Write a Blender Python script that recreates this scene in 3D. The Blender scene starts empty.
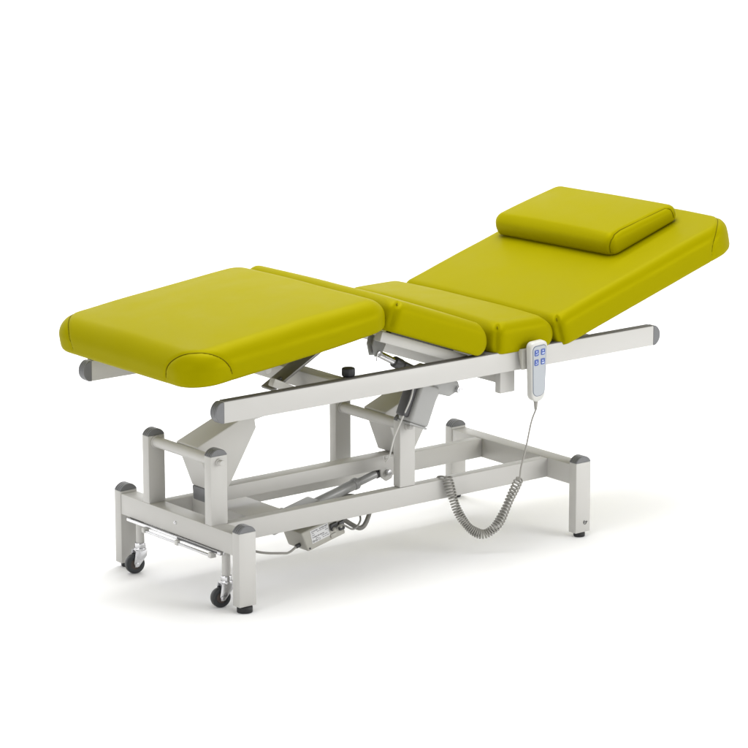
import bpy, bmesh, math, random
import numpy as np
from mathutils import Vector, Matrix
random.seed(7)
scene = bpy.context.scene
COL = scene.collection
R = math.radians

# ------------------------------------------------------------------ materials
def mat(name, color, rough=.5, metal=0., spec=.5, bump=0., bscale=300., var=0., vscale=6., coat=0.):
    m = bpy.data.materials.new(name); m.use_nodes = True
    nt = m.node_tree; b = nt.nodes['Principled BSDF']
    b.inputs['Base Color'].default_value = (*color, 1)
    b.inputs['Roughness'].default_value = rough
    b.inputs['Metallic'].default_value = metal
    b.inputs['Specular IOR Level'].default_value = spec
    b.inputs['Coat Weight'].default_value = coat
    tc = nt.nodes.new('ShaderNodeTexCoord')
    if var > 0:
        n = nt.nodes.new('ShaderNodeTexNoise'); n.inputs['Scale'].default_value = vscale
        n.inputs['Detail'].default_value = 5
        nt.links.new(tc.outputs['Object'], n.inputs['Vector'])
        mr = nt.nodes.new('ShaderNodeMapRange')
        mr.inputs['From Min'].default_value = .3; mr.inputs['From Max'].default_value = .7
        mr.inputs['To Min'].default_value = max(0.02, rough - var); mr.inputs['To Max'].default_value = rough + var
        nt.links.new(n.outputs['Fac'], mr.inputs['Value'])
        nt.links.new(mr.outputs['Result'], b.inputs['Roughness'])
        mx = nt.nodes.new('ShaderNodeMix'); mx.data_type = 'RGBA'
        mx.inputs['A'].default_value = (*[c * (1 - var * .25) for c in color], 1)
        mx.inputs['B'].default_value = (*[min(1, c * (1 + var * .25)) for c in color], 1)
        nt.links.new(n.outputs['Fac'], mx.inputs['Factor'])
        nt.links.new(mx.outputs['Result'], b.inputs['Base Color'])
    if bump > 0:
        n2 = nt.nodes.new('ShaderNodeTexNoise'); n2.inputs['Scale'].default_value = bscale
        n2.inputs['Detail'].default_value = 3
        nt.links.new(tc.outputs['Object'], n2.inputs['Vector'])
        bp = nt.nodes.new('ShaderNodeBump'); bp.inputs['Strength'].default_value = bump
        bp.inputs['Distance'].default_value = .001
        nt.links.new(n2.outputs['Fac'], bp.inputs['Height'])
        nt.links.new(bp.outputs['Normal'], b.inputs['Normal'])
    return m

M = {}
M['vinyl'] = mat('lime_vinyl', (.254, .225, .0), .47, metal=.15, spec=.008, bump=.16, bscale=420, var=.05, vscale=9)
M['thread'] = mat('seam_thread', (.10, .082, .001), .9, spec=.05)
M['paint'] = mat('warm_white_powder_coat', (.445, .437, .414), .42, spec=.4, bump=.12, bscale=700, var=.04, vscale=12)
M['cap'] = mat('grey_plastic_cap', (.125, .127, .130), .36, spec=.5, bump=.15, bscale=500, var=.05)
M['strip'] = mat('dark_rail_top', (.10, .095, .087), .55, spec=.3, bump=.1, bscale=400)
M['strap'] = mat('shaded_grey_strap', (.16, .155, .145), .4, metal=.3)  # shade under the foot cushion is put into this dark grey
M['rubber'] = mat('black_rubber', (.012, .012, .013), .55, spec=.4, bump=.1, bscale=300)
M['tyre'] = mat('castor_tyre', (.018, .02, .022), .38, spec=.5)
M['hub'] = mat('castor_hub', (.05, .035, .028), .45)
M['zinc'] = mat('zinc_steel', (.62, .62, .63), .26, metal=1., var=.06, vscale=25)
M['chrome'] = mat('chrome', (.75, .75, .76), .13, metal=1.)
M['alu'] = mat('grey_actuator_tube', (.34, .34, .335), .42, metal=.25, var=.05)
M['motor'] = mat('grey_motor_plastic', (.29, .29, .28), .42, bump=.1, bscale=500, var=.03)
M['darkplastic'] = mat('dark_plastic', (.05, .05, .052), .45)
M['box'] = mat('beige_grey_plastic', (.36, .35, .31), .42, bump=.1, bscale=500, var=.03)
M['label'] = mat('white_label', (.58, .58, .58), .4)
M['ink'] = mat('label_ink', (.16, .16, .165), .5)
M['cable'] = mat('grey_cable', (.24, .232, .21), .42, spec=.5)
M['darkcable'] = mat('dark_grey_cable', (.17, .165, .15), .45)
M['handset'] = mat('handset_plastic', (.47, .466, .44), .32, spec=.5, bump=.05, bscale=600)
M['panel'] = mat('handset_keypad', (.34, .36, .38), .3)
M['line'] = mat('keypad_outline', (.10, .12, .16), .4)
M['button'] = mat('blue_key', (.045, .085, .29), .35)
M['icon'] = mat('key_icon', (.62, .68, .80), .4)
M['floor'] = mat('studio_paper', (.93, .93, .93), .9, spec=.1)

# ------------------------------------------------------------------ objects
WORLD = {}
def link(name, me, material, parent=None, origin=None, smooth=False, angle=35):
    o = bpy.data.objects.new(name, me); COL.objects.link(o)
    if material is not None and not me.materials: me.materials.append(material)
    if smooth:
        me.polygons.foreach_set('use_smooth', [True] * len(me.polygons))
        if angle and hasattr(me, 'set_sharp_from_angle'): me.set_sharp_from_angle(angle=R(angle))
    return o
def obj(name, bm, material, parent=None, smooth=True, angle=35):
    """bm holds world coordinates; the origin goes to the centre of the shape"""
    bmesh.ops.recalc_face_normals(bm, faces=bm.faces)
    vs = [v.co for v in bm.verts]
    lo = Vector([min(v[i] for v in vs) for i in range(3)]); hi = Vector([max(v[i] for v in vs) for i in range(3)])
    c = (lo + hi) / 2
    bmesh.ops.translate(bm, verts=bm.verts, vec=-c)
    me = bpy.data.meshes.new(name); bm.to_mesh(me); bm.free()
    o = link(name, me, material, smooth=smooth, angle=angle)
    WORLD[o.name] = c
    if parent is not None:
        o.parent = parent; o.location = c - WORLD[parent.name]
    else: o.location = c
    return o
def thing(name, loc, label, cat):
    o = bpy.data.objects.new(name, None); COL.objects.link(o); o.location = loc
    o.empty_display_size = .1
    WORLD[o.name] = Vector(loc); o['label'] = label; o['category'] = cat
    return o

def BM(): return bmesh.new()
def box(bm, x0, x1, y0, y1, z0, z1, bev=.0025, seg=2, mtx=None):
    r = bmesh.ops.create_cube(bm, size=1.0)
    vs = r['verts']
    for v in vs:
        v.co = Vector(((x0 + x1) / 2 + v.co.x * (x1 - x0), (y0 + y1) / 2 + v.co.y * (y1 - y0), (z0 + z1) / 2 + v.co.z * (z1 - z0)))
    if bev > 0:
        es = list({e for v in vs for e in v.link_edges})
        rr = bmesh.ops.bevel(bm, geom=es, offset=bev, segments=seg, profile=.5, affect='EDGES')
        vs = list({v for f in rr['faces'] for v in f.verts} | {v for v in vs if v.is_valid})
    if mtx is not None: bmesh.ops.transform(bm, matrix=mtx, verts=vs)
    return vs
def cyl(bm, p0, p1, r, seg=24, bev=0., r2=None):
    p0 = Vector(p0); p1 = Vector(p1); d = p1 - p0
    q = bmesh.ops.create_cone(bm, cap_ends=True, cap_tris=False, segments=seg, radius1=r, radius2=r if r2 is None else r2, depth=d.length)
    vs = q['verts']
    if bev > 0:
        es = [e for e in {e for v in vs for e in v.link_edges} if any(len(f.verts) > 4 for f in e.link_faces)]
        rr = bmesh.ops.bevel(bm, geom=es, offset=bev, segments=2, profile=.5, affect='EDGES')
        vs = list({v for f in rr['faces'] for v in f.verts} | {v for v in vs if v.is_valid})
    m = Matrix.Translation((p0 + p1) / 2) @ d.to_track_quat('Z', 'Y').to_matrix().to_4x4()
    bmesh.ops.transform(bm, matrix=m, verts=vs)
    return vs
def prism(bm, poly, a0, a1, axis='Y', bev=.002, seg=2):
    """poly: (u, v) pairs; axis Y -> (x, z) outline run along Y; axis X -> (y, z); axis Z -> (x, y)"""
    def P(u, v, a): return {'Y': (u, a, v), 'X': (a, u, v), 'Z': (u, v, a)}[axis]
    A = [bm.verts.new(P(u, v, a0)) for u, v in poly]; B = [bm.verts.new(P(u, v, a1)) for u, v in poly]
    n = len(poly); fs = [bm.faces.new(A), bm.faces.new(B[::-1])]
    for i in range(n): fs.append(bm.faces.new((A[i], B[i], B[(i + 1) % n], A[(i + 1) % n])))
    vs = A + B
    bmesh.ops.recalc_face_normals(bm, faces=fs)
    if bev > 0:
        es = list({e for f in fs for e in f.edges})
        es = [e for e in es if e.calc_face_angle(0) > R(25)]
        rr = bmesh.ops.bevel(bm, geom=es, offset=bev, segments=seg, profile=.5, affect='EDGES')
        vs = list({v for f in rr['faces'] for v in f.verts} | {v for v in vs if v.is_valid})
    return vs
def tube(bm, pts, r, seg=8, close_ends=True):
    pts = [Vector(p) for p in pts]; n = len(pts)
    T = [(pts[min(i + 1, n - 1)] - pts[max(i - 1, 0)]).normalized() for i in range(n)]
    u = T[0].orthogonal().normalized(); rings = []
    for i in range(n):
        u = (u - T[i] * u.dot(T[i])).normalized(); w = T[i].cross(u)
        rr = r[i] if isinstance(r, (list, tuple)) else r
        rings.append([bm.verts.new(pts[i] + (u * math.cos(a) + w * math.sin(a)) * rr) for a in [2 * math.pi * k / seg for k in range(seg)]])
    for i in range(n - 1):
        for k in range(seg):
            bm.faces.new((rings[i][k], rings[i][(k + 1) % seg], rings[i + 1][(k + 1) % seg], rings[i + 1][k]))
    if close_ends: bm.faces.new(rings[0][::-1]); bm.faces.new(rings[-1])
def spline(ps, n=12):
    ps = [Vector(p) for p in ps]; out = []
    q = [ps[0] * 2 - ps[1]] + ps + [ps[-1] * 2 - ps[-2]]
    for i in range(1, len(q) - 2):
        a, b, c, d = q[i - 1], q[i], q[i + 1], q[i + 2]
        for k in range(n):
            t = k / n
            out.append(.5 * ((2 * b) + (c - a) * t + (2 * a - 5 * b + 4 * c - d) * t * t + (3 * b - a - 3 * c + d) * t ** 3))
    out.append(ps[-1]); return out
def arch_cap(bm, w, h, depth, mtx, lip=.004, grooves=3):
    """plug for a rectangular tube: an arched top (in local x,z) run along local y with fine grooves"""
    n = 18; prof = []
    Rr = (w * w / 4 + h * h) / (2 * h); a0 = math.asin(min(1, w / 2 / Rr))
    for i in range(n + 1):
        a = -a0 + 2 * a0 * i / n
        prof.append((Rr * math.sin(a), lip + Rr * math.cos(a) - (Rr - h)))
    # y stations with grooves
    ys = [(-.5 * depth, .0015), (-.5 * depth + .0015, 0)]
    for g in range(grooves):
        c = -.5 * depth + depth * (g + 1) / (grooves + 1)
        ys += [(c - .0013, 0), (c - .0006, .0013), (c + .0006, .0013), (c + .0013, 0)]
    ys += [(.5 * depth - .0015, 0), (.5 * depth, .0015)]
    rings = []
    for y, d in ys:
        ring = [(-w / 2, y, 0)]
        for (x, z) in prof:
            l = math.hypot(x, z + Rr - h - lip) or 1
            k = d / l
            ring.append((x * (1 - k), y, max(.0005, z - d)))
        ring.append((w / 2, y, 0))
        rings.append([bm.verts.new(mtx @ Vector(p)) for p in ring])
    m = len(rings[0])
    for i in range(len(rings) - 1):
        for k in range(m):
            bm.faces.new((rings[i][k], rings[i][(k + 1) % m], rings[i + 1][(k + 1) % m], rings[i + 1][k]))
    bm.faces.new(rings[0][::-1]); bm.faces.new(rings[-1])

# ================================================================== the couch
W, L, LY, H = .637, 1.3425, .034, .239
YN, YF = .137, .487            # outer faces of the inner pair of long rails
MID = W / 2
couch = thing('treatment_couch', (L / 2, MID, 0),
              'lime green four-section treatment couch on a warm white steel frame with two castors', 'treatment couch')

# ---- legs
for (x, y) in ((0, 0), (0, W - LY), (L - .06, 0), (L - .06, W - LY)):
    bm = BM(); lb = .02 if x < 1 and y < .1 else .015
    box(bm, x, x + .06, y, y + LY, lb, H, .003)
    leg = obj('leg', bm, M['paint'], couch)
    bm = BM(); arch_cap(bm, .0595, .0185, LY - .0005, Matrix.Translation((x + .03, y + LY / 2, H + .0003)), lip=.0012)
    obj('end_cap', bm, M['cap'], leg)
    bm = BM(); cyl(bm, (x + .03, y + LY / 2, .0), (x + .03, y + LY / 2, lb - .001), .023 if lb > .016 else .018, 32, .003)
    cyl(bm, (x + .03, y + LY / 2, .015), (x + .03, y + LY / 2, .03), .008, 16)
    obj('levelling_foot', bm, M['rubber'], leg)
    if x > 1 and y < .1:
        bm = BM()
        pts = [(x + .038 + .006 * math.cos(a), -.0006, .047 + .006 * math.sin(a)) for a in [R(d) for d in range(110, 400, 15)]]
        tube(bm, pts, .0012, 6); tube(bm, [(x + .034, -.0006, .047), (x + .048, -.0006, .048)], .0012, 6)
        obj('leg_mark', bm, M['darkplastic'], leg)

# ---- base rails
ZB, ZT = .1685, .2325
for x in (0, L - .06):
    bm = BM(); box(bm, x + .0015, x + .0585, LY - .0005, W - LY + .0005, ZB, ZT, .003)
    r = obj('end_rail', bm, M['paint'], couch)
    if x == 0:
        bm = BM(); cyl(bm, (-.001, MID, .205), (.003, MID, .205), .0055, 20, .0008); cyl(bm, (-.0035, MID, .205), (0, MID, .205), .0032, 6)
        obj('screw', bm, M['zinc'], r)
for y in (YN, YF - .034):
    bm = BM(); box(bm, .058, L - .058, y, y + .034, ZB + .0015, ZT - .0015, .003)
    obj('side_rail', bm, M['paint'], couch)
bm = BM(); box(bm, .155, .285, YN + .0335, YF - .0335, ZB + .006, ZT - .004, .003)
obj('cross_rail', bm, M['paint'], couch)

# ---- uprights with the pivot tubes
UT = .437
for x, cap in ((0, True), (.694, True)):
    for y in (YN, YF - .034):
        bm = BM(); box(bm, x + .002, x + .061, y + .0005, y + .0335, ZT - .001, UT, .003)
        u = obj('upright', bm, M['paint'], couch)
        bm = BM(); arch_cap(bm, .0585, .0185, .0325, Matrix.Translation((x + .0315, y + .017, UT + .0003)), lip=.0012)
        obj('end_cap', bm, M['cap'], u)
        s = -1 if y == YN else 1
        yo = y if s < 0 else y + .034
        bm = BM(); cyl(bm, (x + .03, yo - s * .001, .419), (x + .03, yo + s * .005, .419), .0110, 28, .0012)
        cyl(bm, (x + .03, yo, .419), (x + .03, yo + s * .019, .419), .0084, 28, .002)
        obj('pivot_bolt', bm, M['paint'], u)
    bm = BM(); cyl(bm, (x + .03, YN + .03, .418), (x + .03, YF - .03, .418), .0165, 36)
    for y in (YN + .034, YF - .034 - .005): cyl(bm, (x + .03, y, .418), (x + .03, y + .005, .418), .0195, 36, .001)
    obj('pivot_tube', bm, M['paint'], couch)

# ---- lift levers (heavy bent box arms turning on the pivot tubes)
for x in (0, .695):
    poly = [(.033, .438), (.088, .298), (.144, .298), (.247, .466), (.243, .490), (.30, .498), (.335, .508), (.330, .532), (.235, .517)]
    bm = BM(); prism(bm, [(a + x, b) for a, b in poly], .25, .356, 'Y', .004, 3)
    lv = obj('lift_lever', bm, M['paint'], couch)
    if x == 0:
        bm = BM(); prism(bm, [(.086, .298), (.090, .254), (.140, .254), (.142, .298)], .252, .354, 'Y', .004)
        obj('rubber_stop', bm, M['cap'], lv)
    else:
        for y in (.276, .318):
            bm = BM(); prism(bm, [(x + .035, .262), (x + .040, .228), (x + .058, .214), (x + .080, .220), (x + .098, .262)], y, y + .007, 'Y', .0015); obj('lever_lug', bm, M['paint'], lv)
# bar tying the two levers together
bm = BM(); box(bm, .1435, .792, .2745, .3255, .2545, .2975, .003)
obj('tie_bar', bm, M['paint'], couch)

# ---- lift actuator: motor, tube, rod
A = Vector((.755, .298, .243)); D = Vector((-1, 0, -.235)).normalized(); Nn = Vector((-.235, 0, 1)).normalized()
Nn = Vector((D.z, 0, -D.x)).normalized()
def AP(d, n=0, y=0): return A + D * d + Nn * n + Vector((0, y, 0))
bm = BM(); cyl(bm, AP(.265), AP(.10), .0165, 32, .001); cyl(bm, AP(.115), AP(.10), .0185, 32, .002)
act = obj('lift_actuator', bm, M['alu'], couch)
bm = BM(); cyl(bm, AP(.11), AP(.02), .0125, 28); obj('piston_rod', bm, M['alu'], act)
bm = BM(); cyl(bm, AP(.028), AP(.008), .0155, 28, .002); box(bm, -.014, .014, -.012, .012, -.016, .016, .003, mtx=Matrix.Translation(AP(.004)))
obj('rod_end', bm, M['darkplastic'], act)
bm = BM(); cyl(bm, A + Vector((0, -.034, 0)), A + Vector((0, .036, 0)), .0065, 24, .001)
cyl(bm, A + Vector((0, -.038, 0)), A + Vector((0, -.026, 0)), .0105, 6, .001)
obj('pivot_bolt', bm, M['zinc'], act)
mrot = Matrix.Translation(AP(.31)) @ Matrix.Rotation(math.atan2(-D.z, -D.x) * -1, 4, 'Y')
bm = BM(); box(bm, -.06, .05, -.036, .036, -.034, .020, .012, 4, mrot)
box(bm, -.14, -.055, -.03, .03, -.022, .026, .006, 3, mrot)
obj('motor_housing', bm, M['motor'], act)

# ---- control box hung beside the actuator
cx = Vector((.397, .2, .0715)); th = math.atan(.235)
cm = Matrix.Translation(cx) @ Matrix.Rotation(-th, 4, 'Y')
bm = BM(); prism_v = []
vs = box(bm, 0, .145, 0, .10, 0, .066, .005, 3)
for v in vs: v.co.x -= .012 * v.co.z / .066 * (1 if v.co.x < .07 else .3)
bmesh.ops.transform(bm, matrix=cm, verts=vs)
cb = obj('control_box', bm, M['box'], couch)
bm = BM(); box(bm, .02, .088, -.0009, .001, .018, .060, 0, mtx=cm); st = obj('rating_sticker', bm, M['label'], cb)
bm = BM()
random.seed(3)
for k in range(6):
    z = .056 - k * .0062; xx = .024
    while xx < .080:
        w = random.uniform(.003, .011)
        if random.random() < .8: box(bm, xx, min(.085, xx + w), -.0016, -.0005, z - (.0028 if k in (0, 3) else .0016), z, 0, mtx=cm)
        xx += w + .002
for k in range(3):
    tube(bm, [cm @ Vector((.026 + k * .011 + .0034 * math.cos(a), -.0012, .024 + .0034 * math.sin(a))) for a in [2 * math.pi * i / 14 for i in range(15)]], .0005, 5)
obj('sticker_print', bm, M['ink'], st)
bm = BM()
box(bm, .092, .118, -.010, .004, .030, .052, .003, mtx=cm); box(bm, .122, .142, -.008, .004, .018, .046, .003, mtx=cm)
cyl(bm, cm @ Vector((.144, .03, .034)), cm @ Vector((.166, .03, .036)), .008, 20, .002)
obj('plug', bm, M['darkplastic'], cb)
bm = BM()
for k in range(2): cyl(bm, cm @ Vector((.098 + .024 * k, -.0102, .038)), cm @ Vector((.100 + .024 * k, -.018, .036)), .0055, 16, .001)
box(bm, .088, .110, -.004, .002, .006, .020, .003, mtx=cm)
obj('plug_collar', bm, M['box'], cb)
bm = BM(); cyl(bm, cm @ Vector((-.006, .028, .02)), cm @ Vector((-.022, .028, .02)), .0065, 16, .0015)
obj('cable_gland', bm, M['darkplastic'], cb)
bm = BM(); cyl(bm, cm @ Vector((.008, -.0015, .008)), cm @ Vector((.008, .001, .008)), .003, 12); obj('screw', bm, M['darkplastic'], cb)
bm = BM(); box(bm, .02, .13, .03, .09, .064, .092, .002, mtx=cm); obj('mounting_bracket', bm, M['paint'], cb)

g = cm @ Vector((-.018, .028, .02))
bm = BM(); tube(bm, spline([g, g + Vector((-.03, -.004, -.012)), (.30, .20, .085), (.22, .22, .10), (.16, .30, .13), (.12, .36, .15), (.07, .40, .165)]), .0036, 8)
obj('mains_cable', bm, M['cable'], couch)
g = cm @ Vector((.146, .03, .034)); g2 = cm @ Vector((.13, -.016, .036))
bm = BM(); tube(bm, spline([g, g + Vector((.02, 0, .0)), (.592, .20, .1114), (.622, .20, .1373), (.640, .22, .17), (.62, .28, .19), (.56, .30, .175)]), .0072, 10)
tube(bm, spline([cm @ Vector((.10, -.016, .037)), cm @ Vector((.12, -.026, .046)), (.555, .185, .118), (.59, .195, .140), (.60, .24, .16), (.55, .29, .16)]), .003, 8)
obj('motor_cable', bm, M['darkcable'], couch)

# ---- upper frame
UY0, UY1, UZ0, UZ1, UX0, UX1 = -.0325, .6695, .580, .642, -.069, 1.5676
for y in (UY0, UY1 - .03):
    bm = BM(); box(bm, UX0, UX1, y, y + .03, UZ0, UZ1, .003)
    r = obj('upper_rail', bm, M['paint'], couch)
    bm = BM(); box(bm, UX0 + .004, UX1 - .004, y + .002, y + .028, UZ1 - .001, UZ1 + .0018, .0006); obj('top_layer', bm, M['strip'], r)  # thin dark layer over the rail's top face
    for (x, a) in ((UX0 - .0003, -90), (UX1 + .0003, 90)):
        bm = BM(); arch_cap(bm, (.0615), .020, .0295, Matrix.Translation((x, y + .015, (UZ0 + UZ1) / 2)) @ Matrix.Rotation(R(a), 4, 'Y'), lip=.008)
        obj('end_cap', bm, M['cap'], r)
for (x0, x1, z0, z1) in ((.338, .392, .590, .6395), (.90, .95, .588, .638), (1.30, 1.35, .582, .636)):
    bm = BM(); box(bm, x0, x1, UY0 + .0295, UY1 - .0295, z0, z1, .003)
    obj('cross_beam', bm, M['paint'], couch)
# dropped beam carrying the second lever
bm = BM(); box(bm, .975, 1.018, .020, .60, .536, .575, .003); hb = obj('drop_beam', bm, M['paint'], couch)
for y, z in ((-.004, .508), (.598, .556)):
    bm = BM(); box(bm, .968, 1.026, y, y + .025, z, .5795, .003); obj('hanger', bm, M['paint'], hb)

# ---- knee actuator between thigh section and upper frame
ky = .10
P0 = Vector((.572, ky, .674)); P1 = Vector((.868, ky, .514)); kd = (P1 - P0).normalized(); kn = Vector((-kd.z, 0, kd.x))
def KP(d, n=0, y=0): return P0 + kd * d + kn * n + Vector((0, y, 0))
bm = BM(); cyl(bm, KP(.085), KP(.27), .016, 28, .001); ka = obj('knee_actuator', bm, M['motor'], couch)
bm = BM(); cyl(bm, KP(.015), KP(.095), .0105, 24); obj('piston_rod', bm, M['zinc'], ka)
bm = BM(); cyl(bm, KP(.08), KP(.112), .0175, 24, .003)
box(bm, -.02, .05, -.02, .02, -.024, .012, .006, 3, Matrix.Translation(KP(.13)) @ Matrix.Rotation(math.atan2(-kd.z, kd.x), 4, 'Y'))
obj('actuator_sleeve', bm, M['darkplastic'], ka)
# gearbox wedge and pivot end
bm = BM(); prism(bm, [(.705, .600), (.765, .528), (.838, .504), (.880, .520), (.872, .545), (.82, .578), (.76, .612)], ky - .024, ky + .024, 'Y', .004, 3)
gb = obj('gearbox', bm, M['motor'], ka)
bm = BM(); cyl(bm, (.868, ky - .036, .522), (.868, ky + .036, .522), .0105, 24, .001); cyl(bm, (.868, ky - .038, .522), (.868, ky - .030, .522), .0060, 6)
obj('pivot_bolt', bm, M['zinc'], gb)
bm = BM()
ma = math.atan2(.515 - .437, .75 - .717)
mm = Matrix.Translation((.7325, ky, .484)) @ Matrix.Rotation(-(ma - math.pi / 2), 4, 'Y')
box(bm, -.038, .038, -.034, .030, -.052, .075, .010, 4, mm)
box(bm, .036, .046, -.02, .02, .0, .06, .003, 2, mm)
mo = obj('motor_housing', bm, M['motor'], ka)
bm = BM(); box(bm, -.060, -.034, -.020, .02, -.040, .07, .006, 3, mm); obj('motor_cover', bm, M['darkplastic'], mo)
bm = BM(); box(bm, -.036, .037, -.032, .028, -.058, -.0515, .003, 2, mm); obj('motor_base', bm, M['motor'], mo)
# clevis bracket under the thigh section
bm = BM()
for dy in (-.016, .010):
    prism(bm, [(.552, .70), (.560, .664), (.580, .662), (.600, .695), (.600, .716), (.560, .728)], ky + dy, ky + dy + .006, 'Y', .001)
br = obj('clevis_bracket', bm, M['motor'], ka)
bm = BM(); cyl(bm, (.572, ky - .022, .674), (.572, ky + .022, .674), .006, 20, .001)
tube(bm, [(.567, ky - .02, .676), (.562, ky - .022, .664), (.560, ky - .022, .652)], .0019, 6)
tube(bm, [(.577, ky - .02, .676), (.592, ky - .022, .662)], .0019, 6)
obj('clevis_pin', bm, M['zinc'], br)
bm = BM(); tube(bm, spline([(.700, .075, .565), (.684, .072, .520), (.668, .085, .47), (.652, .11, .40), (.652, .13, .345), (.668, .17, .312), (.715, .235, .305), (.76, .26, .292)]), .0025, 8)
obj('motor_cable', bm, M['handset'], couch)

# ---- castors and the rod that lowers them
for (x, y, sw) in ((.022, .095, -58), (.022, .535, -58)):
    c = thing_c = None
    bm = BM(); cyl(bm, (x, y, .092), (x, y, ZB + .001), .0125, 28)
    ca = obj('castor', bm, M['paint'], couch)
    a = R(sw); fw = Vector((math.cos(a + math.pi), math.sin(a + math.pi), 0)); fw = Vector((-.62, -.79, 0)).normalized()
    fw = Vector((-.9, .18, 0)).normalized()
    ax = Vector((-fw.y, fw.x, 0))
    wc = Vector((x, y, .0300)) + fw * .019
    Mx = Matrix.Translation((x, y, 0)) @ Matrix(((fw.x, ax.x, 0, 0), (fw.y, ax.y, 0, 0), (0, 0, 1, 0), (0, 0, 0, 1)))
    bm = BM()
    cyl(bm, (x, y, .078), (x, y, .094), .0165, 28, .002); cyl(bm, (x, y, .070), (x, y, .079), .019, 28, .002)
    for s in (-1, 1):
        vs = prism(bm, [(-.016, .073), (-.014, .055), (.012, .023), (.024, .022), (.027, .036), (.020, .073)], s * .0155 - .0012, s * .0155 + .0012, 'Y', .0008)
        bmesh.ops.transform(bm, matrix=Mx, verts=vs)
    box(bm, -.016, .020, -.0165, .0165, .0705, .0735, .001, mtx=Mx)
    obj('fork', bm, M['zinc'], ca)
    bm = BM(); n = 40; rings = []
    for (rr, dy) in ((.016, -.0095), (.025, -.0105), (.0285, -.0088), (.030, -.004), (.030, .004), (.0285, .0088), (.025, .0105), (.016, .0095)):
        rings.append([bm.verts.new(wc + ax * dy + (fw * math.cos(t) + Vector((0, 0, 1)) * math.sin(t)) * rr) for t in [2 * math.pi * i / n for i in range(n)]])
    for i in range(len(rings)):
        q, w = rings[i], rings[(i + 1) % len(rings)]
        for k in range(n): bm.faces.new((q[k], q[(k + 1) % n], w[(k + 1) % n], w[k]))
    wh = obj('wheel', bm, M['tyre'], ca)
    bm = BM(); cyl(bm, wc - ax * .0085, wc + ax * .0085, .0165, 28, .001)
    obj('hub', bm, M['hub'], ca)
    bm = BM(); cyl(bm, wc - ax * .019, wc + ax * .019, .0045, 16, .001); cyl(bm, wc - ax * .0205, wc - ax * .0165, .0072, 6, .0006); cyl(bm, wc + ax * .0205, wc + ax * .0165, .0072, 6, .0006)
    obj('axle_bolt', bm, M['zinc'], ca)
bm = BM(); box(bm, -.006, .010, .085, .565, .158, .1675, .0015); ll = obj('castor_linkage', bm, M['zinc'], couch)
bm = BM(); cyl(bm, (-.010, .12, .150), (-.010, .47, .150), .0042, 16, .001); obj('lift_rod', bm, M['zinc'], ll)
for y, xx in ((.125, .004), (.465, .004), (.294, -.004)):
    bm = BM(); box(bm, -.016, xx, y - .007, y + .007, .144, .160, .002); obj('rod_clip', bm, M['handset'], ll)
bm = BM(); box(bm, -.0075, -.0055, .10, .30, .1615, .1665, .0005); obj('slide_strip', bm, M['darkplastic'], ll)

# ---- frames under the cushions
tf = math.atan(.115); ef = Vector((math.cos(tf), 0, math.sin(tf))); nf = Vector((-math.sin(tf), 0, math.cos(tf)))
FB = Vector((-.24, 0, .6765))
fmx = Matrix(((ef.x, 0, nf.x, FB.x), (0, 1, 0, 0), (ef.z, 0, nf.z, FB.z), (0, 0, 0, 1)))
bm = BM()
for y in (.10, .537 - .03): box(bm, (.26), .60, y, y + .03, -.0305, -.001, .003, mtx=fmx)
for x in (.27, .565): box(bm, x, x + .03, .129, .508, -.030, -.0015, .003, mtx=fmx)
ff = obj('foot_section_frame', bm, M['paint'], couch)
bm = BM()
box(bm, -.004, .004, -.03, .03, 0, .20, .0015, mtx=Matrix.Translation((.215, .15, .606)) @ Matrix.Rotation(R(62), 4, 'Y'))
obj('support_strut', bm, M['strap'], ff)
bm = BM(); cyl(bm, (.252, .14, .629), (.249, .14, .6345), .008, 16, .001); obj('strut_bolt', bm, M['darkplastic'], ff)
bm = BM()
box(bm, -.012, .012, -.012, .012, -.12, .03, .003, mtx=Matrix.Translation((.235, .12, .62)) @ Matrix.Rotation(R(-65), 4, 'Y'))
obj('support_brace', bm, M['paint'], ff)
bm = BM(); cyl(bm, (.19, .11, .672), (.19, .20, .672), .012, 24, .001); obj('stop_tube', bm, M['paint'], ff)
bm = BM(); cyl(bm, (.395, .0, .642), (.395, .0, .650), .016, 20, .001)
n = 10
pr = [(.395 + (.019 + (.002 if i % 2 else 0)) * math.cos(2 * math.pi * i / 20), .0 + (.019 + (.002 if i % 2 else 0)) * math.sin(2 * math.pi * i / 20)) for i in range(20)]
prism(bm, pr, .6445, .670, 'Z', .005, 3)
kb = obj('clamp_knob', bm, M['rubber'], couch)

ts = math.atan(-.36); es = Vector((math.cos(ts), 0, math.sin(ts))); ns = Vector((-math.sin(ts), 0, math.cos(ts)))
SB = Vector((.509, 0, .769))
smx = Matrix(((es.x, 0, ns.x, SB.x), (0, 1, 0, 0), (es.z, 0, ns.z, SB.z), (0, 0, 0, 1)))
bm = BM()
for y, d in ((.0, -.036), (.607, -.014)): box(bm, .015, .36, y, y + .03, d, -.004, .003, mtx=smx)
box(bm, .02, .05, .029, .608, -.013, -.006, .003, mtx=smx)
tfm = obj('thigh_section_frame', bm, M['paint'], couch)
bm = BM(); box(bm, .05, .30, .002, .028, -.0035, .0015, .001, mtx=smx); obj('frame_strip', bm, M['darkplastic'], tfm)
bm = BM(); box(bm, .905, 1.13, -.012, .649, .6405, .6432, 0); obj('seat_board', bm, M['darkplastic'], couch)

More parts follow.
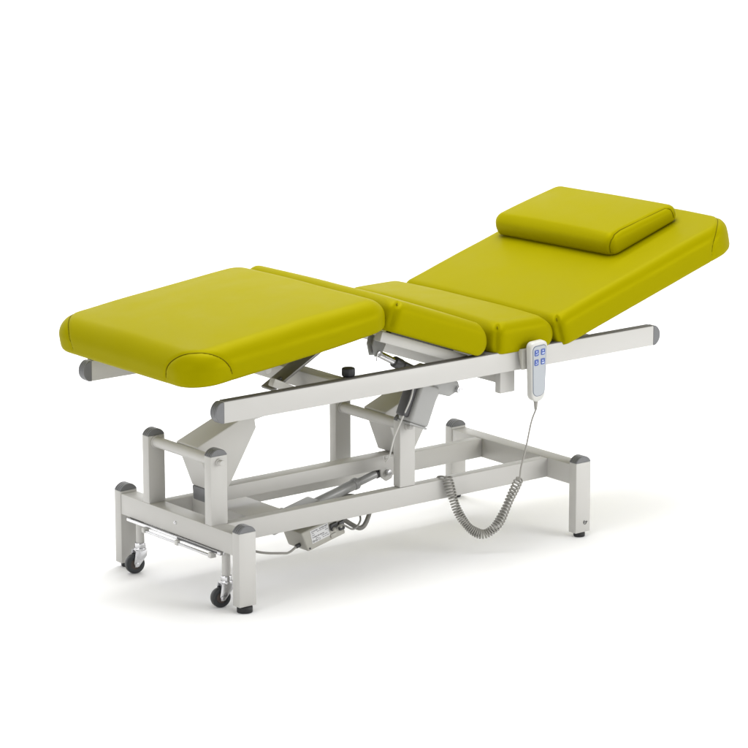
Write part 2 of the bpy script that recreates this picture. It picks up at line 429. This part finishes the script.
tb = math.atan(.306); eb = Vector((math.cos(tb), 0, math.sin(tb))); nb = Vector((-math.sin(tb), 0, math.cos(tb)))
BB = Vector((1.182, 0, .628))
bmx = Matrix(((eb.x, 0, nb.x, BB.x), (0, 1, 0, 0), (eb.z, 0, nb.z, BB.z), (0, 0, 0, 1)))
bm = BM()
for y in (.12, .487): box(bm, .04, .55, y, y + .03, -.031, -.001, .003, mtx=bmx)
box(bm, .50, .53, .149, .488, -.030, -.0015, .003, mtx=bmx)
obj('back_section_frame', bm, M['paint'], couch)

# ------------------------------------------------------------------ cushions
def vnoise(p, seed, scale):
    rng = np.random.RandomState(seed); out = np.zeros(len(p))
    for i in range(7):
        k = rng.normal(size=3) * scale; ph = rng.uniform(0, 6.28)
        out += np.sin(p @ k + ph)
    return out / 7
def cushion(name, x0, x1, y0, y1, T, rc, mtx, parent, rt=.028, rb=.014, bull=(0, 0), crown=.006, bulge=.004,
            seams=(), tucks=(), step=.006, seed=1, deform=None, label=None, lines=(), nm_seam='corner_seam', seam_r=.0016):
    """upholstered pad. rc: plan radii of the corners (x0y0, x1y0, x1y1, x0y1). Local frame: bottom plane z=0."""
    cs = [(x0, y0, rc[0], 180), (x1, y0, rc[1], 270), (x1, y1, rc[2], 0), (x0, y1, rc[3], 90)]
    segs = []                                       # outline as arcs and lines with arc length
    for i, (cx_, cy_, r, a) in enumerate(cs):
        sx = 1 if cx_ == x0 else -1; sy = 1 if cy_ == y0 else -1
        c = np.array([cx_ + sx * r, cy_ + sy * r])
        segs.append(('a', c, r, R(a), R(a + 90)))
        nx_ = cs[(i + 1) % 4]; r2 = nx_[2]
        c2 = np.array([nx_[0] + (1 if nx_[0] == x0 else -1) * r2, nx_[1] + (1 if nx_[1] == y0 else -1) * r2])
        nn = np.array([math.cos(R(a + 90)), math.sin(R(a + 90))])
        segs.append(('l', c + nn * r, c2 + nn * r2, nn))
    lens = [s[2] * (s[4] - s[3]) if s[0] == 'a' else np.linalg.norm(s[2] - s[1]) for s in segs]
    cum = np.concatenate([[0], np.cumsum(lens)]); P = cum[-1]
    def out(s):
        s = s % P; i = min(int(np.searchsorted(cum, s, 'right')) - 1, 7); t = (s - cum[i]) / max(lens[i], 1e-9); g = segs[i]
        if g[0] == 'a':
            a = g[3] + (g[4] - g[3]) * t; n = np.array([math.cos(a), math.sin(a)]); return g[1] + n * g[2], n
        return g[1] + (g[2] - g[1]) * t, g[3]
    la, lb, lc = rb * math.pi / 2, T - rb - rt, rt * math.pi / 2
    LP = la + lb + lc
    def prof(q):
        d = q * LP
        if d < la:
            a = d / rb; i, z = rb * (1 - math.sin(a)), rb * (1 - math.cos(a))
        elif d < la + lb: i, z = 0, rb + d - la
        else:
            a = (d - la - lb) / rt; i, z = rt * (1 - math.cos(a)), T - rt + rt * math.sin(a)
        return i - bulge * math.sin(math.pi * min(1, z / T)) ** 1.2, z
    xm, ym = (x0 + x1) / 2, (y0 + y1) / 2
    def warp(p):
        p = p.copy(); zz = np.clip(p[:, 2] / T, 0, 1)
        u = (p[:, 0] - xm) / (x1 - x0) * 2; v = (p[:, 1] - ym) / (y1 - y0) * 2
        p[:, 2] += crown * zz * np.clip(1 - np.abs(u) ** 3, 0, 1) * np.clip(1 - np.abs(v) ** 3, 0, 1)
        zt = np.clip(p[:, 2] / T, 0, 1); h = np.where(zt > .34, ((zt - .34) / .66) ** 2.1, .45 * (np.abs(.34 - zt) / .34) ** 2.2)
        if bull[1]:
            w = np.clip((p[:, 0] - (x1 - .10)) / .10, 0, 1.1) ** 2; p[:, 0] -= bull[1] * h * w
        if bull[0]:
            w = np.clip(((x0 + .10) - p[:, 0]) / .10, 0, 1.1) ** 2; p[:, 0] += bull[0] * h * w
        if deform: p = deform(p)
        return p
    ns_ = int(P / step); S = [P * i / ns_ for i in range(ns_)]
    nq = max(16, int(LP / step)); Q = [i / nq for i in range(nq + 1)]
    O = [out(s) for s in S]
    rings = []
    mb = .3 * min(x1 - x0, y1 - y0)
    for q in Q:
        i, z = prof(q)
        rings.append(np.array([[o[0] - n[0] * i, o[1] - n[1] * i, z] for o, n in O]))
    ring = rings[-1]; m = min(x1 - x0, y1 - y0) * .5
    med = np.stack([np.clip(ring[:, 0], x0 + m, x1 - m), np.clip(ring[:, 1], y0 + m, y1 - m)], 1)
    nr = int(m / (step * 1.3))
    for k in range(1, nr + 1):
        f = k / nr; rr = ring.copy(); rr[:, :2] = ring[:, :2] * (1 - f) + med * f; rings.append(rr)
    V = np.concatenate(rings); nb_ = len(rings)
    NRM = np.tile(np.array([[n[0], n[1], 0.] for o, n in O]), (nb_, 1))
    V = warp(V)
    # gentle upholstery unevenness
    V[:, 2] += .0016 * vnoise(V, seed, 14) * np.clip(V[:, 2] / T, 0, 1)
    V += NRM * (.0012 * vnoise(V, seed + 5, 17))[:, None] * np.clip(np.repeat([1 - max(0, (k - nq)) / 6 for k in range(nb_)], ns_), 0, 1)[:, None]
    # where the seams run, pull the cover in
    paths = []
    for (sc, half, qm, ex) in seams:
        pth = []
        for k in range(81):
            a = -1 + 2 * k / 80
            s = sc + half * a; q = qm * max(0, 1 - abs(a) ** ex) ** (1 / ex)
            o, n = out(s); i, z = prof(max(q, .02)); pth.append([o[0] - n[0] * i, o[1] - n[1] * i, z])
        paths.append(warp(np.array(pth)))
    for ln_ in lines:
        pth = []
        for (sa, qa), (sb, qb) in zip(ln_, ln_[1:]):
            for k in range(40):
                s = sa + (sb - sa) * k / 40; q = qa + (qb - qa) * k / 40; o, n = out(s); i, z = prof(q); pth.append([o[0] - n[0] * i, o[1] - n[1] * i, z])
        paths.append(warp(np.array(pth)))
    tpaths = []
    for (sc, q0, q1, dp) in tucks:
        pth = []
        for k in range(31):
            q = q0 + (q1 - q0) * k / 30; o, n = out(sc); i, z = prof(q); pth.append([o[0] - n[0] * i, o[1] - n[1] * i, z])
        tpaths.append((warp(np.array(pth)), dp))
    ctr = np.array([xm, ym, T / 2])
    def pull(pth, depth, wid):
        lo = pth.min(0) - .03; hi = pth.max(0) + .03
        idx = np.where(((V >= lo) & (V <= hi)).all(1))[0]
        d = np.sqrt(((V[idx][:, None, :] - pth[None]) ** 2).sum(2)).min(1)
        dirv = NRM[idx] + np.array([0, 0, 1.]) * np.clip((V[idx, 2] - T + rt) / rt, 0, 1)[:, None]
        dirv /= np.linalg.norm(dirv, axis=1)[:, None]
        V[idx] -= dirv * (depth * np.exp(-(d / wid) ** 2))[:, None]
    for p in paths: pull(p, .0034, .0052)
    for p, dp in tpaths: pull(p, dp * .7, .007); pull(p, dp * .6, .022); pull(p[-5:], dp * .5, .006)
    F = []
    for r in range(nb_ - 1):
        for k in range(ns_):
            k2 = (k + 1) % ns_; F.append((r * ns_ + k, r * ns_ + k2, (r + 1) * ns_ + k2, (r + 1) * ns_ + k))
    F.append(tuple(range(ns_ - 1, -1, -1)))
    me = bpy.data.meshes.new(name); me.from_pydata(V.tolist(), [], F)
    o = link(name, me, M['vinyl'], smooth=True, angle=0)
    if parent is not None: o.parent = parent; o.matrix_local = Matrix.Translation(-WORLD[parent.name]) @ mtx
    else: o.matrix_local = mtx
    def seam_tube(pth, r, nm, inset=.0016):
        b = BM(); tube(b, [tuple(q) for q in pth], r, 6)
        m2 = bpy.data.meshes.new(nm); b.to_mesh(m2); b.free()
        t = link(nm, m2, M['thread'], smooth=True); t.parent = o
    def inward(p, d):
        v = p - ctr; n = np.stack([v[:, 0] / (x1 - x0), v[:, 1] / (y1 - y0), 0 * v[:, 0]], 1)
        k = np.zeros_like(p)
        for i in range(len(p)):
            j = np.argmin(((V - p[i]) ** 2).sum(1)); k[i] = NRM[j] * 1.0
            if p[i, 2] > T - rt: k[i, 2] = .8
        if len(p) < 12: k[:] = k.mean(0)
        k /= np.linalg.norm(k, axis=1)[:, None]
        return p - k * d
    for p in paths: seam_tube(inward(p, .0024), seam_r, nm_seam)
    for p, dp in tpaths: seam_tube(inward(p[-5:-1], dp * .85), .0015, 'tuck_stitch')
    if label: o['label'] = label
    o['cum'] = [float(c_) for c_ in cum]
    return o
def arc_mid(x0, x1, y0, y1, rc, corner):
    """arc length at the middle of a corner"""
    a = [r * math.pi / 2 for r in rc]
    ln = [(x1 - x0) - rc[0] - rc[1], (y1 - y0) - rc[1] - rc[2], (x1 - x0) - rc[2] - rc[3]]
    s = 0
    for i in range(corner): s += a[i] + ln[i]
    return s + a[corner] / 2
CY0, CY1, TH = -.042, .700, .097
def thin_end(p):
    p = p.copy(); f = np.clip((p[:, 0] - .45) / .3, 0, 1); p[:, 2] += .008 * f * f * (1 - np.clip(p[:, 2] / TH, 0, 1)); return p
# foot section: x runs along the section from its free end to the knee
g = (.064, .776, CY0, CY1); rc = (.098, .066, .075, .098)
S0 = arc_mid(*g, rc, 0); S3 = arc_mid(*g, rc, 3)
cushion('foot_section', *g, TH, rc, fmx, couch, rt=.052, rb=.016, crown=.016, bulge=.003,
        seams=((S0, .115, .86, 2.3), (S3, .115, .86, 2.3)), seed=2, deform=thin_end)
g = (.0, .402, CY0, CY1); rc = (.036, .044, .044, .036)
cushion('thigh_section', *g, .094, rc, smx, couch, rt=.031, rb=.009, bull=(.005, .052), crown=.008, bulge=.002,
        tucks=((arc_mid(*g, rc, 0), .18, .86, .0075),), seed=3)
zmx = Matrix.Translation((0, 0, .6375))
g = (.918, 1.163, CY0, CY1)
cushion('seat_section', *g, .094, rc, zmx, couch, rt=.031, rb=.009, bull=(.005, .052), crown=.010, bulge=.002,
        tucks=((arc_mid(*g, rc, 0), .18, .84, .0075),), seed=4)
g = (-.006, .783, CY0 - .006, CY1 + .012); rc = (.036, .10, .125, .036)
S1 = arc_mid(*g, rc, 1); S2 = arc_mid(*g, rc, 2)
cushion('back_section', *g, TH, rc, bmx, couch, rt=.034, rb=.012, crown=.006, bulge=.0025,
        seams=((S1, .115, .88, 2.3), (S2, .14, .88, 2.3)), seam_r=.0008, tucks=((arc_mid(*g, rc, 0), .15, .86, .0075),), seed=6)
# pillow: lies on the back section, a thing of its own
def wedge(p):
    p = p.copy(); f = np.clip(p[:, 0] / .28, 0, 1); p[:, 2] *= 1 - .24 * f; return p
pmx = bmx @ Matrix.Translation((.390, .115, TH + .0045)) @ Matrix.Rotation(R(2), 4, 'Z') @ Matrix.Translation((0, -.115, 0))
g = (.0, .308, .115, .658); rc = (.031, .031, .031, .031)
pl = cushion('pillow', *g, .073, rc, pmx, None, rt=.024, rb=.012, bull=(.012, .004), crown=.010, bulge=.004, step=.005,
             seed=9, deform=wedge, nm_seam='piping', seam_r=.0008, lines=([(.02, .20), (.022, .45), (.028, .66), (.045, .80), (.08, .86), (.286, .84), (.298, .7), (.302, .25)],))
pl['label'] = 'small lime green vinyl pillow resting on the raised back section'; pl['category'] = 'pillow'

# ================================================================== hand control
hx, hy = 1.055, -.068
hc = thing('hand_control', (hx, -.05, .49), 'off white corded hand control with four blue keys hooked on the near rail', 'hand control')
HM = Matrix.Translation((hx, hy, .578)) @ Matrix.Rotation(R(-3), 4, 'Y') @ Matrix.Rotation(R(4), 4, 'X')
def rrect(w0, w1, zb, zt, n=10, r=.016):
    pts = []
    for (sx, sz, a) in ((1, 1, 0), (-1, 1, 90), (-1, -1, 180), (1, -1, 270)):
        w = (w1 if sz > 0 else w0) / 2; rr = r if sz > 0 else r * 1.5
        cx_, cz_ = sx * (w - rr), (zt - rr if sz > 0 else zb + rr)
        for k in range(n + 1):
            t = R(a + 90 * k / n); pts.append((cx_ + rr * math.cos(t), cz_ + rr * math.sin(t)))
    return pts
def slab(bm, poly, y0, y1, edge=.005, nseg=4):
    cxm = sum(p[0] for p in poly) / len(poly); czm = sum(p[1] for p in poly) / len(poly)
    sts = []
    for k in range(nseg + 1):
        a = math.pi / 2 * k / nseg; sts.append((y0 + edge * (1 - math.sin(a)), edge * (1 - math.cos(a))))
    sts = sts[::-1]; st2 = [(y1 + y0 - y, i) for y, i in sts[::-1]]
    n = len(poly); rings = []
    for y, i in sts + st2:
        rg = []
        for k in range(n):
            p, q = poly[k - 1], poly[(k + 1) % n]; tx, tz = q[0] - p[0], q[1] - p[1]; l = math.hypot(tx, tz) or 1
            rg.append(bm.verts.new((poly[k][0] - tz / l * i, y, poly[k][1] + tx / l * i)))
        rings.append(rg)
    vs = [v for r in rings for v in r]
    for a, b in zip(rings, rings[1:]):
        for k in range(n): bm.faces.new((a[k], a[(k + 1) % n], b[(k + 1) % n], b[k]))
    bm.faces.new(rings[0][::-1]); bm.faces.new(rings[-1]); return vs
bm = BM(); vs = slab(bm, rrect(.054, .066, -.094, .094, r=.0165), -.013, .013, .006); bmesh.ops.transform(bm, matrix=HM, verts=vs)
hb = obj('handset_body', bm, M['handset'], hc)
bm = BM(); vs = slab(bm, rrect(.047, .055, -.076, .084, r=.013), -.0138, -.010, .0005, 1); bmesh.ops.transform(bm, matrix=HM, verts=vs)
obj('keypad_border', bm, M['line'], hb)
bm = BM(); vs = slab(bm, rrect(.0435, .0515, -.0742, .0818, r=.0118), -.0144, -.0105, .0005, 1); bmesh.ops.transform(bm, matrix=HM, verts=vs)
kp = obj('keypad', bm, M['panel'], hb)
for (bx, bz) in ((-.0125, .062), (.0125, .062), (-.0125, .032), (.0125, .032)):
    bm = BM(); vs = slab(bm, [(bx + a, bz + b) for a, b in rrect(.0165, .0165, -.0098, .0098, 6, .003)], -.0158, -.012, .001, 2)
    bmesh.ops.transform(bm, matrix=HM, verts=vs)
    k = obj('key', bm, M['button'], hc)
    # pictogram: a couch with one raised section and an arrow
    bm = BM(); u = 1 if bz > .05 else -1; s = 1 if bx < 0 else -1
    def W3(a, b): return HM @ Vector((bx + a, -.0160, bz + b))
    if s > 0: tube(bm, [W3(-.0055, -.0042), W3(.0005, -.0042), W3(.0055, -.0005)], .0007, 5)
    else: tube(bm, [W3(-.0055, -.0030), W3(.0055, -.0030)], .0007, 5); tube(bm, [W3(-.004, -.0058), W3(.004, -.0030)], .0006, 5); tube(bm, [W3(.004, -.0058), W3(-.004, -.0030)], .0006, 5)
    tube(bm, [W3(-.001, .0012), W3(-.001, .0062)], .0007, 5)
    e = .0062 if u > 0 else .0012
    tube(bm, [W3(-.0032, e - u * .0022), W3(-.001, e), W3(.0012, e - u * .0022)], .0007, 5)
    obj('key_pictogram', bm, M['icon'], k)
# hook over the rail
bm = BM()
prism(bm, [(-.055, .6465), (-.055, .585), (-.0515, .585), (-.0365, .6415), (-.0365, .6435), (.002, .6435), (.002, .6465)], hx - .046, hx - .018, 'X', .0006)
obj('hook', bm, M['box'], hc)
bm = BM()
b0 = HM @ Vector((.0, 0, -.092)); dn = Vector((.0, 0, -1))
tube(bm, [b0 + dn * d for d in (0, .004, .010, .018, .028, .030)], [.0075, .0075, .006, .0055, .0045, .003], 14)
obj('strain_relief', bm, M['cable'], hc)

coil_c = [(0.869, 0.125, 0.242), (0.884, 0.106, 0.157), (0.896, 0.086, 0.113), (0.92, 0.067, 0.077), (0.951, 0.047, 0.063), (0.982, 0.028, 0.086), (0.997, 0.008, 0.132), (1.004, -0.011, 0.179), (1.009, -0.031, 0.219), (1.009, -0.048, 0.248)]
cpts = spline(coil_c, 60)
# resample by a weight that packs the turns at the bottom of the loop
ln = [0.]
for a, b in zip(cpts, cpts[1:]): ln.append(ln[-1] + (b - a).length)
tot = ln[-1]; turns = 51; N = turns * 18
def at_len(d):
    lo, hi = 0, len(ln) - 1
    while hi - lo > 1:
        m_ = (lo + hi) // 2
        if ln[m_] <= d: lo = m_
        else: hi = m_
    t = (d - ln[lo]) / max(1e-9, ln[hi] - ln[lo]); return cpts[lo].lerp(cpts[hi], t)
tab = []; acc = 0
for i in range(401):
    t = i / 400; dens = 1.0 + .55 * math.exp(-((t - .42) / .2) ** 2) - .22 * t
    tab.append(acc); acc += dens
hel = []; u = None; prev = None
for i in range(N + 1):
    ph = i / N * acc
    lo = 0
    import bisect
    lo = min(399, max(0, bisect.bisect_right(tab, ph) - 1))
    t = (lo + (ph - tab[lo]) / max(1e-9, (tab[lo + 1] - tab[lo]) if lo < 400 else 1)) / 400; t = min(1, t)
    c = at_len(t * tot); tg = (at_len(min(tot, t * tot + .004)) - at_len(max(0, t * tot - .004))).normalized()
    if u is None: u = tg.orthogonal().normalized()
    u = (u - tg * u.dot(tg)).normalized(); w = tg.cross(u)
    a = 2 * math.pi * turns * i / N
    rr = .0122 * min(1, .45 + i / 20, .45 + (N - i) / 20)
    rr *= 1 + .07 * math.sin(i * .031) + .05 * math.sin(i * .0117 + 1)
    hel.append(c + (u * math.cos(a) + w * math.sin(a)) * rr)
start = spline([(.872, .19, .19), (.872, .178, .225), (.871, .160, .2352), (.870, .140, .2380), hel[0]], 8)[:-1]
endp = spline([hel[-1], (1.0085, -.052, .262), (1.0102, -.055, .2882), (1.025, -.060, .349), (1.042, -.062, .42), b0 + dn * .03], 10)[1:]
bm = BM(); tube(bm, start + hel + endp, .0027, 8)
obj('coiled_cable', bm, M['cable'], hc)

# ================================================================== studio: one seamless sheet, floor sweeping up into the backdrop
def studio():
    prof = [(-14 + i, 0) for i in range(18)] + [(4.0, 0)]
    for k in range(1, 25):
        a = R(90 * k / 24); prof.append((4 + 2.5 * math.sin(a), 2.5 - 2.5 * math.cos(a)))
    prof += [(6.5, 3.5), (6.5, 5.0)]
    bm = BM(); A_ = [bm.verts.new((-9, y, z)) for y, z in prof]; B_ = [bm.verts.new((13, y, z)) for y, z in prof]
    for i in range(len(prof) - 1): bm.faces.new((A_[i], B_[i], B_[i + 1], A_[i + 1]))
    me = bpy.data.meshes.new('floor'); bm.to_mesh(me); bm.free()
    o = link('floor', me, M['floor'], smooth=True, angle=0); o['kind'] = 'structure'
studio()

world = bpy.data.worlds.new('World'); scene.world = world; world.use_nodes = True
bg = world.node_tree.nodes['Background']; bg.inputs['Color'].default_value = (1, 1, 1, 1); bg.inputs['Strength'].default_value = 1.0
nt = world.node_tree
tcw = nt.nodes.new('ShaderNodeTexCoord'); dp_ = nt.nodes.new('ShaderNodeVectorMath'); dp_.operation = 'DOT_PRODUCT'
dp_.inputs[1].default_value = (-.62, -.78, .05)
nt.links.new(tcw.outputs['Generated'], dp_.inputs[0])
mrw = nt.nodes.new('ShaderNodeMapRange'); mrw.interpolation_type = 'SMOOTHSTEP'
mrw.inputs['From Min'].default_value = .82; mrw.inputs['From Max'].default_value = .97
mrw.inputs['To Min'].default_value = 1.0; mrw.inputs['To Max'].default_value = .25
nt.links.new(dp_.outputs['Value'], mrw.inputs['Value']); sx_ = nt.nodes.new('ShaderNodeSeparateXYZ'); nt.links.new(tcw.outputs['Generated'], sx_.inputs[0])
mz = nt.nodes.new('ShaderNodeMapRange'); mz.interpolation_type = 'SMOOTHSTEP'
mz.inputs['From Min'].default_value = .22; mz.inputs['From Max'].default_value = .60
mz.inputs['To Min'].default_value = 1.38; mz.inputs['To Max'].default_value = .66
nt.links.new(sx_.outputs['Z'], mz.inputs['Value'])
mm_ = nt.nodes.new('ShaderNodeMath'); mm_.operation = 'MULTIPLY'
nt.links.new(mrw.outputs['Result'], mm_.inputs[0]); nt.links.new(mz.outputs['Result'], mm_.inputs[1])
nt.links.new(mm_.outputs['Value'], bg.inputs['Strength'])
def area(name, loc, target, sx, sy, power, color=(1, 1, 1)):
    l = bpy.data.lights.new(name, 'AREA'); l.shape = 'RECTANGLE'; l.size = sx; l.size_y = sy; l.energy = power; l.color = color
    o = bpy.data.objects.new(name, l); COL.objects.link(o); o.location = loc
    o.rotation_euler = (Vector(target) - Vector(loc)).to_track_quat('-Z', 'Y').to_euler(); return o
area('overhead_softbox', (.75, .45, 4.0), (.8, .35, 0), 3.4, 2.2, 135)
area('front_softbox', (3.4, -4.4, 1.9), (.8, .3, .35), 2.8, 2.0, 130)
area('left_fill_lamp', (-4.2, -.8, 1.7), (.2, .3, .35), 1.8, 1.6, 32)  # fill lamp added to brighten the faces turned left
area('backdrop_wash', (3.5, 3.0, 6.0), (3.5, 6.4, 1.0), 8, 1.5, 380)

cam = bpy.data.cameras.new('camera'); co = bpy.data.objects.new('camera', cam); COL.objects.link(co)
yaw, pit, roll = 0.666355, 0.2254648, -0.001509
cam.sensor_width = 36; cam.lens = 3206.68 / 748 * 36; cam.clip_end = 200; cam.clip_start = .1
fwv = Vector((math.cos(pit) * math.sin(yaw), math.cos(pit) * math.cos(yaw), -math.sin(pit)))
rt_ = Vector((math.cos(yaw), -math.sin(yaw), 0)); up_ = rt_.cross(fwv)
r2 = rt_ * math.cos(roll) + up_ * math.sin(roll); u2 = up_ * math.cos(roll) - rt_ * math.sin(roll)
co.matrix_world = Matrix(((r2.x, u2.x, -fwv.x, -5.12313), (r2.y, u2.y, -fwv.y, -7.13726), (r2.z, u2.z, -fwv.z, 2.71988), (0, 0, 0, 1)))
scene.camera = co
scene.view_settings.view_transform = 'Standard'; scene.view_settings.look = 'None'
scene.view_settings.exposure = 0; scene.view_settings.gamma = 1
